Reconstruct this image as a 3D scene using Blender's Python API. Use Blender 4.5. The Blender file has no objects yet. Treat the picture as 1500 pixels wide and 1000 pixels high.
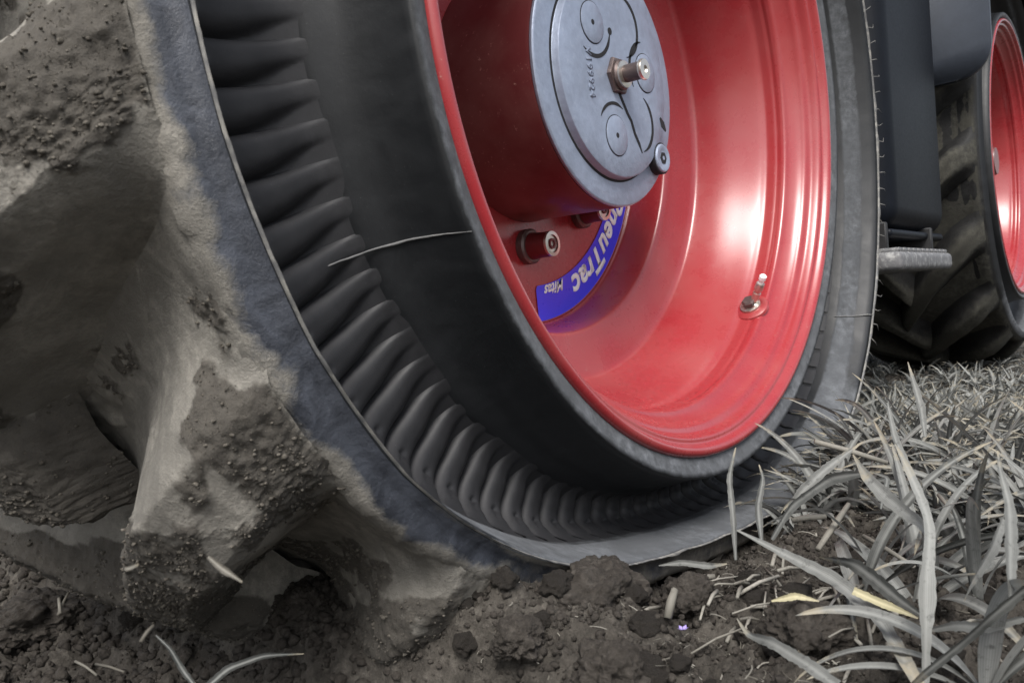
import bpy, bmesh, math, random
import numpy as np
from mathutils import Matrix, Vector
random.seed(7); RNG = np.random.default_rng(7)
SC = bpy.context.scene; COL = SC.collection
PI = math.pi; R = math.radians

# ------------------------------------------------------------------ frame of the place
# wheel units: X forward along the tractor, a outward from the wheel, Z up; one unit = rear flange radius
S = 0.53; HZ = 1.2 * S
def w2(X, a, Z): return (S * X, -S * a, HZ + S * Z)

# ------------------------------------------------------------------ camera
cam = bpy.data.cameras.new('camera'); camo = bpy.data.objects.new('camera', cam); COL.objects.link(camo)
cr = Vector((0.61009564, -0.78877854, -0.07491139)); cu = Vector((0.07014137, -0.04040756, 0.99671832)); cf = Vector((0.78921702, 0.61334789, -0.03067353))
cpos = Vector(w2(-2.12355682, 0.99675021, -0.61782496))
camo.matrix_world = Matrix(((cr.x, cu.x, -cf.x, cpos.x), (cr.y, cu.y, -cf.y, cpos.y), (cr.z, cu.z, -cf.z, cpos.z), (0, 0, 0, 1)))
cam.sensor_width = 36; cam.lens = 36 * 1307.0 / 1500; cam.clip_start = 0.02; cam.clip_end = 2000
cam.dof.use_dof = True; cam.dof.focus_distance = 1.15; cam.dof.aperture_fstop = 16
SC.camera = camo
FPX = 1307.0
# ------------------------------------------------------------------ sky and sun
SUN_EL, SUN_AZ = R(50), R(-147)      # azimuth measured from +X towards +Y
world = bpy.data.worlds.new('World'); SC.world = world; world.use_nodes = True
wn = world.node_tree; wn.nodes.clear()
sky = wn.nodes.new('ShaderNodeTexSky'); sky.sky_type = 'NISHITA'; sky.sun_disc = False
sky.sun_elevation = SUN_EL; sky.sun_rotation = PI / 2 - SUN_AZ
sky.air_density = 1.0; sky.dust_density = 3.0; sky.ozone_density = 1.0
hsv = wn.nodes.new('ShaderNodeHueSaturation'); hsv.inputs['Saturation'].default_value = 0.45
bg = wn.nodes.new('ShaderNodeBackground'); bg.inputs[1].default_value = 0.12
wo = wn.nodes.new('ShaderNodeOutputWorld')
wn.links.new(sky.outputs[0], hsv.inputs['Color']); wn.links.new(hsv.outputs[0], bg.inputs[0]); wn.links.new(bg.outputs[0], wo.inputs[0])
sl = bpy.data.lights.new('sun', 'SUN'); sl.energy = 2.1; sl.angle = R(24); sl.color = (1, 0.97, 0.93)
so = bpy.data.objects.new('sun', sl); COL.objects.link(so)
sd = Vector((math.cos(SUN_EL) * math.cos(SUN_AZ), math.cos(SUN_EL) * math.sin(SUN_AZ), math.sin(SUN_EL)))
so.rotation_euler = sd.to_track_quat('Z', 'Y').to_euler(); so.location = (1, -3, 5)
SC.view_settings.view_transform = 'Standard'; SC.view_settings.look = 'None'
SC.view_settings.exposure = 0.88; SC.view_settings.gamma = 1; SC.view_settings.use_curve_mapping = False
SC.render.engine = 'CYCLES'; SC.cycles.use_denoising = True; SC.cycles.max_bounces = 6

# ------------------------------------------------------------------ numpy noise
def _h(i, j, k, s):
    n = (i * 374761393 + j * 668265263 + k * 2147483647 + s * 1274126177) & 0xFFFFFFFF
    n = ((n ^ (n >> 13)) * 1274126177) & 0xFFFFFFFF
    n = ((n ^ (n >> 16)) * 2246822519) & 0xFFFFFFFF
    return ((n ^ (n >> 15)) & 0xFFFFFF) / float(0xFFFFFF) * 2 - 1
def noise(P, s=0):
    P = np.asarray(P, float); F = np.floor(P); f = P - F; I = F.astype(np.int64)
    f = f * f * f * (f * (f * 6 - 15) + 10)
    out = 0
    for a in (0, 1):
        wx = f[..., 0] if a else 1 - f[..., 0]
        for b in (0, 1):
            wy = f[..., 1] if b else 1 - f[..., 1]
            for c in (0, 1):
                wz = f[..., 2] if c else 1 - f[..., 2]
                out = out + wx * wy * wz * _h(I[..., 0] + a, I[..., 1] + b, I[..., 2] + c, s)
    return out
def fbm(P, o=4, s=0, g=0.5, ridged=False):
    P = np.asarray(P, float); v = 0; a = 1; n = 0
    for k in range(o):
        x = noise(P * (2.03 ** k) + 17.3 * k, s + k)
        if ridged: x = 1 - 2 * np.abs(x)
        v = v + a * x; n += a; a *= g
    return v / n
def cells(P, s=0):          # distance to nearest feature point, 2-D
    P = np.asarray(P, float); I = np.floor(P).astype(np.int64); best = np.full(P.shape[:-1], 9.0)
    for a in (-1, 0, 1):
        for b in (-1, 0, 1):
            i = I[..., 0] + a; j = I[..., 1] + b
            fx = i + .5 + .45 * _h(i, j, 0 * i, s); fy = j + .5 + .45 * _h(i, j, 0 * i + 5, s)
            best = np.minimum(best, np.hypot(P[..., 0] - fx, P[..., 1] - fy))
    return best
def sst(a, b, x):
    t = np.clip((x - a) / (b - a), 0, 1); return t * t * (3 - 2 * t)

# ------------------------------------------------------------------ object helpers
WL = {}
def tag(o, label=None, cat=None, group=None, kind=None):
    if label: o['label'] = label
    if cat: o['category'] = cat
    if group: o['group'] = group
    if kind: o['kind'] = kind
    return o
def empty(name, loc):
    o = bpy.data.objects.new(name, None); COL.objects.link(o); o.location = loc; o.empty_display_size = .05
    WL[o.name] = Vector(loc); return o
def mesh(name, V, F, mat, smooth=True, attrs=None):
    me = bpy.data.meshes.new(name); V = np.asarray(V, float).reshape(-1, 3)
    if isinstance(F, np.ndarray):
        n, k = F.shape
        me.vertices.add(len(V)); me.vertices.foreach_set('co', V.ravel().astype(np.float32))
        me.loops.add(n * k); me.loops.foreach_set('vertex_index', F.ravel().astype(np.int32))
        me.polygons.add(n); me.polygons.foreach_set('loop_start', np.arange(0, n * k, k, dtype=np.int32))
        me.update(calc_edges=True)
    else:
        me.from_pydata(V.tolist(), [], F); me.update()
    if smooth: me.polygons.foreach_set('use_smooth', np.ones(len(me.polygons), bool))
    for an, av in (attrs or {}).items():
        at = me.attributes.new(an, 'FLOAT', 'POINT'); at.data.foreach_set('value', np.asarray(av, np.float32).ravel())
    if mat: me.materials.append(mat)
    return me
def obj(name, V, F, mat, parent=None, loc=None, smooth=True, attrs=None):
    """V in world coordinates; the object's origin is put at loc (default: centre of V)"""
    V = np.asarray(V, float).reshape(-1, 3)
    if loc is None: loc = V.mean(0)
    me = mesh(name, V - np.asarray(loc), F, mat, smooth, attrs)
    return link(name, me, loc, parent)
def link(name, me, loc, parent=None):
    o = bpy.data.objects.new(name, me); COL.objects.link(o); L = Vector(loc); WL[o.name] = L
    if parent: o.parent = parent; o.location = L - WL[parent.name]
    else: o.location = L
    return o
def gridF(n, m, closed=False, flip=False):   # n rows, m cols
    i, j = np.meshgrid(np.arange(n - 1), np.arange(m if closed else m - 1), indexing='ij')
    j2 = (j + 1) % m
    F = np.stack([i * m + j, i * m + j2, (i + 1) * m + j2, (i + 1) * m + j], -1).reshape(-1, 4)
    return F[:, ::-1].copy() if flip else F
def recalc(o):
    bm = bmesh.new(); bm.from_mesh(o.data); bmesh.ops.recalc_face_normals(bm, faces=bm.faces); bm.to_mesh(o.data); bm.free()
def frompy(name, bm, mat, parent=None, loc=(0, 0, 0), smooth=True):
    me = bpy.data.meshes.new(name); bmesh.ops.translate(bm, verts=bm.verts, vec=-Vector(loc)); bm.to_mesh(me); bm.free()
    if smooth: me.polygons.foreach_set('use_smooth', np.ones(len(me.polygons), bool))
    me.materials.append(mat); return link(name, me, loc, parent)
def resample(pts, n):
    """smooth Catmull-Rom through profile points, n samples, even in arc length"""
    p = np.array(pts, float); q = np.vstack([2 * p[0] - p[1], p, 2 * p[-1] - p[-2]]); out = []
    for i in range(1, len(q) - 2):
        t = np.linspace(0, 1, 12, endpoint=False)[:, None]
        a, b, c, d = q[i - 1], q[i], q[i + 1], q[i + 2]
        out.append(.5 * ((2 * b) + (-a + c) * t + (2 * a - 5 * b + 4 * c - d) * t ** 2 + (-a + 3 * b - 3 * c + d) * t ** 3))
    out = np.vstack(out + [p[-1:]]); L = np.r_[0, np.cumsum(np.hypot(*np.diff(out, axis=0).T))]
    s = np.linspace(0, L[-1], n); return np.c_[np.interp(s, L, out[:, 0]), np.interp(s, L, out[:, 1])]
def tube(path, rad, seg=8, cap=True):
    path = [Vector(p) for p in path]; n = len(path); rad = [rad] * n if isinstance(rad, (int, float)) else rad
    V = []; F = []; up = Vector((0.13, 0.21, 1)).normalized()
    for i, p in enumerate(path):
        t = (path[min(i + 1, n - 1)] - path[max(i - 1, 0)]).normalized()
        x = t.cross(up); x = x.normalized() if x.length > 1e-4 else Vector((1, 0, 0)); y = t.cross(x); up = -y if False else up
        for k in range(seg):
            c = 2 * PI * k / seg; V.append(p + x * math.cos(c) * rad[i] + y * math.sin(c) * rad[i])
    for i in range(n - 1):
        for k in range(seg): F.append((i * seg + k, i * seg + (k + 1) % seg, (i + 1) * seg + (k + 1) % seg, (i + 1) * seg + k))
    if cap: F.append(tuple(range(seg))[::-1]); F.append(tuple(range((n - 1) * seg, n * seg)))
    return [tuple(v) for v in V], F

# ------------------------------------------------------------------ materials
def newmat(name):
    m = bpy.data.materials.new(name); m.use_nodes = True; nt = m.node_tree; nt.nodes.clear()
    out = nt.nodes.new('ShaderNodeOutputMaterial'); b = nt.nodes.new('ShaderNodeBsdfPrincipled'); nt.links.new(b.outputs[0], out.inputs[0])
    return m, nt, b
def N(nt, t, **k):
    n = nt.nodes.new(t)
    for a, v in k.items():
        if a == 'op': n.operation = v
        elif a == 'bt': n.blend_type = v
        else: n.inputs[a.replace('_', ' ')].default_value = v
    return n
def tex(nt, scale, detail=6, rough=.6, coord='Object', dist=0, vec=None):
    tc = nt.nodes.new('ShaderNodeTexCoord'); n = nt.nodes.new('ShaderNodeTexNoise')
    n.inputs['Scale'].default_value = scale; n.inputs['Detail'].default_value = detail; n.inputs['Roughness'].default_value = rough; n.inputs['Distortion'].default_value = dist
    if vec is not None:
        mp = nt.nodes.new('ShaderNodeMapping'); mp.inputs['Scale'].default_value = vec
        nt.links.new(tc.outputs[coord], mp.inputs[0]); nt.links.new(mp.outputs[0], n.inputs['Vector'])
    else: nt.links.new(tc.outputs[coord], n.inputs['Vector'])
    return n.outputs['Fac']
def ramp(nt, fac, stops):
    r = nt.nodes.new('ShaderNodeValToRGB'); e = r.color_ramp.elements
    while len(e) < len(stops): e.new(.5)
    for i, (p, c) in enumerate(stops):
        e[i].position = p; e[i].color = (c if hasattr(c, '__len__') else (c, c, c)) + ((1,) if not hasattr(c, '__len__') or len(c) == 3 else ())
    nt.links.new(fac, r.inputs[0]); return r.outputs[0]
def math_(nt, op, a, b=None, clamp=False):
    n = nt.nodes.new('ShaderNodeMath'); n.operation = op; n.use_clamp = clamp
    for i, v in enumerate((a, b)):
        if v is None: continue
        if isinstance(v, (int, float)): n.inputs[i].default_value = v
        else: nt.links.new(v, n.inputs[i])
    return n.outputs[0]
def mixc(nt, fac, a, b):
    n = nt.nodes.new('ShaderNodeMixRGB')
    for s, v in (('Fac', fac), ('Color1', a), ('Color2', b)):
        if isinstance(v, (int, float)): n.inputs[s].default_value = v
        elif isinstance(v, tuple): n.inputs[s].default_value = v + (1,)
        else: nt.links.new(v, n.inputs[s])
    return n.outputs[0]
def attr(nt, name):
    a = nt.nodes.new('ShaderNodeAttribute'); a.attribute_name = name; return a.outputs['Fac']
def bump(nt, b, h, strength=.3, dist=.002):
    n = nt.nodes.new('ShaderNodeBump'); n.inputs['Strength'].default_value = strength; n.inputs['Distance'].default_value = dist
    nt.links.new(h, n.inputs['Height']); nt.links.new(n.outputs[0], b.inputs['Normal']); return n

def rubber_mat(name, base, dustc, lo, hi, rough=.42, att='dirt', scuff=.35):
    """rubber with a dust film that follows the 'dirt' attribute, broken up by noise"""
    m, nt, b = newmat(name)
    big = tex(nt, 9, 6, .62); fine = tex(nt, 70, 8, .7); mic = tex(nt, 420, 4, .7); stre = tex(nt, 26, 6, .65, vec=(1, .35, 1), dist=1.2)
    d = attr(nt, att)
    k = math_(nt, 'ADD', d, math_(nt, 'MULTIPLY', math_(nt, 'SUBTRACT', fine, .5), .8))
    mot = tex(nt, 22, 8, .72, dist=.6)
    k = math_(nt, 'ADD', k, math_(nt, 'MULTIPLY', math_(nt, 'SUBTRACT', big, .5), .5))
    k = math_(nt, 'ADD', k, math_(nt, 'MULTIPLY', math_(nt, 'SUBTRACT', mot, .5), .8))
    film = ramp(nt, k, [(lo, 0.0), (hi, 1.0)])
    dc = mixc(nt, ramp(nt, fine, [(.35, 0.0), (.7, 1.0)]), tuple(c * .5 for c in dustc), dustc)
    dc = mixc(nt, ramp(nt, mot, [(.46, 0.0), (.60, .7)]), dc, tuple(c * .34 for c in dustc))
    dc = mixc(nt, ramp(nt, big, [(.38, 0.0), (.62, .85)]), dc, tuple(c * .42 for c in dustc))
    rub = mixc(nt, ramp(nt, stre, [(.4, 0.0), (.75, scuff)]), base, tuple(c * 3.2 + .012 for c in base))
    spk = ramp(nt, mic, [(.66, 0.0), (.74, .35)])
    rub = mixc(nt, spk, rub, (.16, .16, .16))
    nt.links.new(mixc(nt, film, rub, dc), b.inputs['Base Color'])
    rr = math_(nt, 'ADD', math_(nt, 'MULTIPLY', film, .5), math_(nt, 'ADD', rough - .12, math_(nt, 'MULTIPLY', stre, .3)), True)
    nt.links.new(rr, b.inputs['Roughness'])
    h = math_(nt, 'ADD', math_(nt, 'MULTIPLY', fine, .6), math_(nt, 'MULTIPLY', mic, math_(nt, 'ADD', .12, math_(nt, 'MULTIPLY', film, .35))))
    bump(nt, b, h, .8 if 'tread' in name else .28, .0035 if 'tread' in name else .002)
    return m
M = {}
M['sidewall'] = rubber_mat('sidewall_rubber', (.0075, .0085, .010), (.17, .18, .195), .42, 1.2, .52, scuff=.22)
M['rib'] = rubber_mat('rib_rubber', (.017, .017, .019), (.15, .15, .155), .62, 1.3, .6, scuff=.2)
M['tread'] = rubber_mat('tread_rubber', (.034, .038, .048), (.34, .32, .28), .40, .80, .42, scuff=.6)
M['front_tread'] = rubber_mat('front_tread_rubber', (.011, .011, .011), (.095, .092, .078), .45, 1.15, .6)
M['front_tread'].node_tree.nodes['Principled BSDF'].inputs['Specular IOR Level'].default_value = .25
M['flash'] = rubber_mat('rubber_flash', (.10, .10, .10), (.55, .53, .48), .2, .7, .6)

def add_cake(m):
    nt = m.node_tree; b = [x for x in nt.nodes if x.type == 'BSDF_PRINCIPLED'][0]; old = b.inputs['Base Color'].links[0].from_socket
    f = tex(nt, 90, 7, .7); k = math_(nt, 'ADD', attr(nt, 'soil'), math_(nt, 'MULTIPLY', math_(nt, 'SUBTRACT', f, .5), .9))
    nt.links.new(mixc(nt, ramp(nt, k, [(.22, 0.0), (.55, .95)]), old, mixc(nt, f, (.025, .022, .019), (.10, .09, .075))), b.inputs['Base Color'])
add_cake(M['tread'])
def red_mat(name, col, rough=.28, dust=.5):
    m, nt, b = newmat(name)
    big = tex(nt, 7, 5, .6); fine = tex(nt, 180, 5, .7); mid = tex(nt, 40, 6, .65)
    spots = math_(nt, 'MULTIPLY', ramp(nt, fine, [(.6, 0.0), (.72, 1.0)]), ramp(nt, mid, [(.5, 0.0), (.62, dust)]))
    veil = math_(nt, 'ADD', spots, ramp(nt, big, [(.40, 0.0), (.75, dust * .24)]), True)
    nt.links.new(mixc(nt, veil, col, (.42, .27, .23)), b.inputs['Base Color'])
    nt.links.new(math_(nt, 'ADD', math_(nt, 'MULTIPLY', mid, .14), math_(nt, 'ADD', math_(nt, 'MULTIPLY', veil, .3), rough - .05)), b.inputs['Roughness'])
    b.inputs['Coat Weight'].default_value = .5; b.inputs['Coat Roughness'].default_value = .26
    bump(nt, b, math_(nt, 'ADD', mid, math_(nt, 'MULTIPLY', spots, .6)), .06, .001)
    return m
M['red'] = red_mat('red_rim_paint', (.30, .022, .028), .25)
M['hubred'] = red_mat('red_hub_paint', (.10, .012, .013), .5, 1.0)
def simple(name, col, rough=.5, metal=0, sc=60, var=.25, bmp=.2, bd=.001, dust=None, dl=(.55, .75)):
    m, nt, b = newmat(name); n = tex(nt, sc, 7, .65); n2 = tex(nt, sc * .2, 4, .6)
    f = math_(nt, 'MULTIPLY', math_(nt, 'ADD', n, n2), .5)
    c = mixc(nt, ramp(nt, f, [(.3, 0.0), (.7, 1.0)]), tuple(max(0, x * (1 - var)) for x in col), tuple(min(1, x * (1 + var)) for x in col))
    if dust: c = mixc(nt, ramp(nt, n, [(dl[0], 0.0), (dl[1], 1.0)]), c, dust)
    nt.links.new(c, b.inputs['Base Color']); b.inputs['Metallic'].default_value = metal
    nt.links.new(math_(nt, 'ADD', math_(nt, 'MULTIPLY', n, .25), rough - .12), b.inputs['Roughness'])
    if bmp: bump(nt, b, n, bmp, bd)
    return m
M['cap'] = simple('cast_grey_cover', (.29, .335, .43), .42, .25, 95, .22, .55, .0016, (.42, .45, .50), (.62, .8))
M['castmark'] = simple('cast_mark', (.20, .235, .31), .7)
M['groove'] = simple('groove_dirt_and_shade', (.012, .012, .014), .8)  # dark fill of the cover's grooves, also the painted shade of its step
M['steel'] = simple('zinc_steel', (.62, .58, .52), .3, .9, 200, .2, .1)
M['darksteel'] = simple('dark_steel', (.13, .10, .095), .45, .6, 150, .3, .2, .001, (.3, .22, .18), (.55, .8))
M['boltred'] = simple('dark_red_cap', (.11, .012, .014), .45, 0, 120, .3, .15)
M['blue'] = simple('blue_decal', (.045, .042, .80), .3, 0, 90, .06, .0)
M['white'] = simple('white_print', (.93, .93, .94), .35, 0, 90, .03, .0)
M['black'] = simple('black_plastic', (.004, .0055, .009), .5, 0, 160, .3, .25, .001, (.07, .07, .08), (.74, .85))
M['black'].node_tree.nodes['Principled BSDF'].inputs['Specular IOR Level'].default_value = .18
M['greypl'] = simple('grey_plastic', (.026, .032, .044), .42, 0, 130, .2, .2, .001, (.10, .10, .10), (.74, .85))
M['step'] = simple('worn_step_rubber', (.13, .13, .135), .6, 0, 70, .4, .5, .003, (.34, .34, .33), (.5, .7))
M['chassis'] = simple('dark_chassis', (.012, .012, .013), .6)
def soil_mat(name, c0, c1, c2, sc=1.0):
    m, nt, b = newmat(name); a = tex(nt, 14 * sc, 8, .65); f = tex(nt, 110 * sc, 8, .7); g = tex(nt, 520 * sc, 5, .75)
    k = math_(nt, 'ADD', math_(nt, 'MULTIPLY', a, .45), math_(nt, 'MULTIPLY', f, .55))
    c = ramp(nt, k, [(.36, c0), (.52, c1), (.68, c2)])
    c = mixc(nt, ramp(nt, g, [(.62, 0.0), (.72, .55)]), c, (.21, .20, .18))
    nt.links.new(c, b.inputs['Base Color']); b.inputs['Roughness'].default_value = .95; b.inputs['Specular IOR Level'].default_value = .2
    bump(nt, b, math_(nt, 'ADD', math_(nt, 'MULTIPLY', f, 1.2), math_(nt, 'MULTIPLY', g, .5)), 1.0, .004)
    return m
M['soil'] = soil_mat('field_soil', (.030, .027, .023), (.078, .070, .060), (.17, .155, .134))
M['cake'] = soil_mat('caked_soil', (.08, .071, .059), (.15, .136, .114), (.26, .24, .205))
M['clod'] = soil_mat('clod_soil', (.030, .026, .022), (.058, .051, .044), (.115, .103, .089))
def leaf_mat(name, c0, c1):
    m, nt, b = newmat(name)
    oi = nt.nodes.new('ShaderNodeObjectInfo'); n = tex(nt, 60, 5, .6); st = tex(nt, 240, 3, .5)
    av = attr(nt, 'tone')
    f = math_(nt, 'ADD', math_(nt, 'MULTIPLY', n, .45), math_(nt, 'MULTIPLY', av, .6))
    f = math_(nt, 'ADD', f, math_(nt, 'MULTIPLY', math_(nt, 'SUBTRACT', oi.outputs['Random'], .5), .3))
    mid = attr(nt, 'rib')
    c = ramp(nt, f, [(.15, c0), (.85, c1)])
    c = mixc(nt, math_(nt, 'MULTIPLY', mid, .45), c, tuple(min(1, x * 1.5) for x in c1))
    vn = math_(nt, 'SINE', math_(nt, 'ADD', math_(nt, 'MULTIPLY', attr(nt, 'across'), 26.0), math_(nt, 'MULTIPLY', n, 3.0)))
    c = mixc(nt, math_(nt, 'ADD', .10, math_(nt, 'MULTIPLY', vn, .10)), c, tuple(x * .35 for x in c0))
    blot = ramp(nt, tex(nt, 130, 6, .7), [(.56, 0.0), (.68, .55)])
    c = mixc(nt, blot, c, tuple(x * .6 for x in c0))
    tipf = math_(nt, 'ADD', attr(nt, 'along'), math_(nt, 'MULTIPLY', math_(nt, 'SUBTRACT', n, .5), .9))
    c = mixc(nt, ramp(nt, tipf, [(.80, 0.0), (1.0, .8)]), c, (.34, .30, .22))
    nt.links.new(c, b.inputs['Base Color']); b.inputs['Roughness'].default_value = .6; b.inputs['Specular IOR Level'].default_value = .3
    tr = nt.nodes.new('ShaderNodeBsdfTranslucent'); nt.links.new(c, tr.inputs[0])
    mx = nt.nodes.new('ShaderNodeMixShader'); mx.inputs[0].default_value = .22
    out = [x for x in nt.nodes if x.type == 'OUTPUT_MATERIAL'][0]
    nt.links.new(b.outputs[0], mx.inputs[1]); nt.links.new(tr.outputs[0], mx.inputs[2]); nt.links.new(mx.outputs[0], out.inputs[0])
    bump(nt, b, st, .25, .0006)
    return m
M['leaf'] = leaf_mat('cereal_leaf', (.035, .037, .034), (.28, .285, .27))
M['straw'] = leaf_mat('dry_straw', (.13, .12, .10), (.42, .40, .35))
M['yellow'] = leaf_mat('yellowed_leaf', (.30, .27, .16), (.60, .55, .36))
M['petal'] = simple('violet_petal', (.35, .28, .62), .5)

# ------------------------------------------------------------------ wheels
REAR_C = np.array([0, 0, HZ]); REAR_S = S
DT = ([0, 10, 17.7, 30, 38, 44, 50, 60, 72, 180], [.276, .262, .228, .155, .105, .070, .040, .012, 0, 0])
class Wheel:
    def __init__(s, C, sc, down=-94, kr=1.0, wid=1.0, defl=1.0):
        s.C = np.array(C, float); s.s = sc; s.down = down; s.kr = kr; s.wid = wid; s.defl = defl
    def P(s, r, a, th):
        """profile radius, outward offset, angle in degrees -> world point, with the tyre's flattening"""
        r, a, th = np.broadcast_arrays(np.asarray(r, float), np.asarray(a, float), np.asarray(th, float))
        r = np.where(r > 1.0, 1 + (r - 1) * s.kr, r)
        dd = np.abs((th - s.down + 180) % 360 - 180); k = np.clip((r - 1 - .09 * s.kr) / (.39 * s.kr), 0, 1)
        r = r - k * np.interp(dd, *DT) * s.defl * s.kr
        a = np.where(a < 0, a * s.wid, a)
        t = np.radians(th)
        return np.stack([s.C[0] + s.s * r * np.cos(t), s.C[1] - s.s * a, s.C[2] + s.s * r * np.sin(t)], -1)
RW = Wheel(REAR_C, S)

# tyre profile, bead -> folded wall -> flash edge -> shoulder -> carcass -> far side
INNER = [(1.000, -.035), (1.003, -.010), (1.008, -.002), (1.020, .004), (1.036, .010), (1.052, .0165), (1.058, .0175), (1.062, .015), (1.064, .008), (1.068, -.02), (1.080, -.07), (1.102, -.115), (1.138, -.150)]
GROOVE = [(1.138, -.150), (1.170, -.180), (1.220, -.204), (1.280, -.212), (1.335, -.204), (1.378, -.180), (1.402, -.140), (1.420, -.090)]
OUTER = [(1.420, -.090), (1.440, -.050), (1.462, -.010), (1.478, .026), (1.483, .033), (1.489, .026), (1.500, .010), (1.525, .006), (1.540, .001), (1.549, -.012), (1.549, -.03), (1.541, -.07), (1.530, -.13), (1.532, -.25), (1.548, -.4), (1.56, -.6),
         (1.55, -.8), (1.510, -1.0), (1.54, -1.14), (1.52, -1.19), (1.40, -1.22), (1.20, -1.21), (1.05, -1.15), (1.0, -1.1)]
def carc(aa):   # carcass radius at depth aa behind the shoulder plane
    return np.interp(aa, [0, .012, .03, .07, .13, .25, .4, .6, .8, 1.0, 1.14, 1.19], [1.540, 1.549, 1.549, 1.541, 1.530, 1.532, 1.548, 1.559, 1.55, 1.51, 1.54, 1.52])

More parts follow.
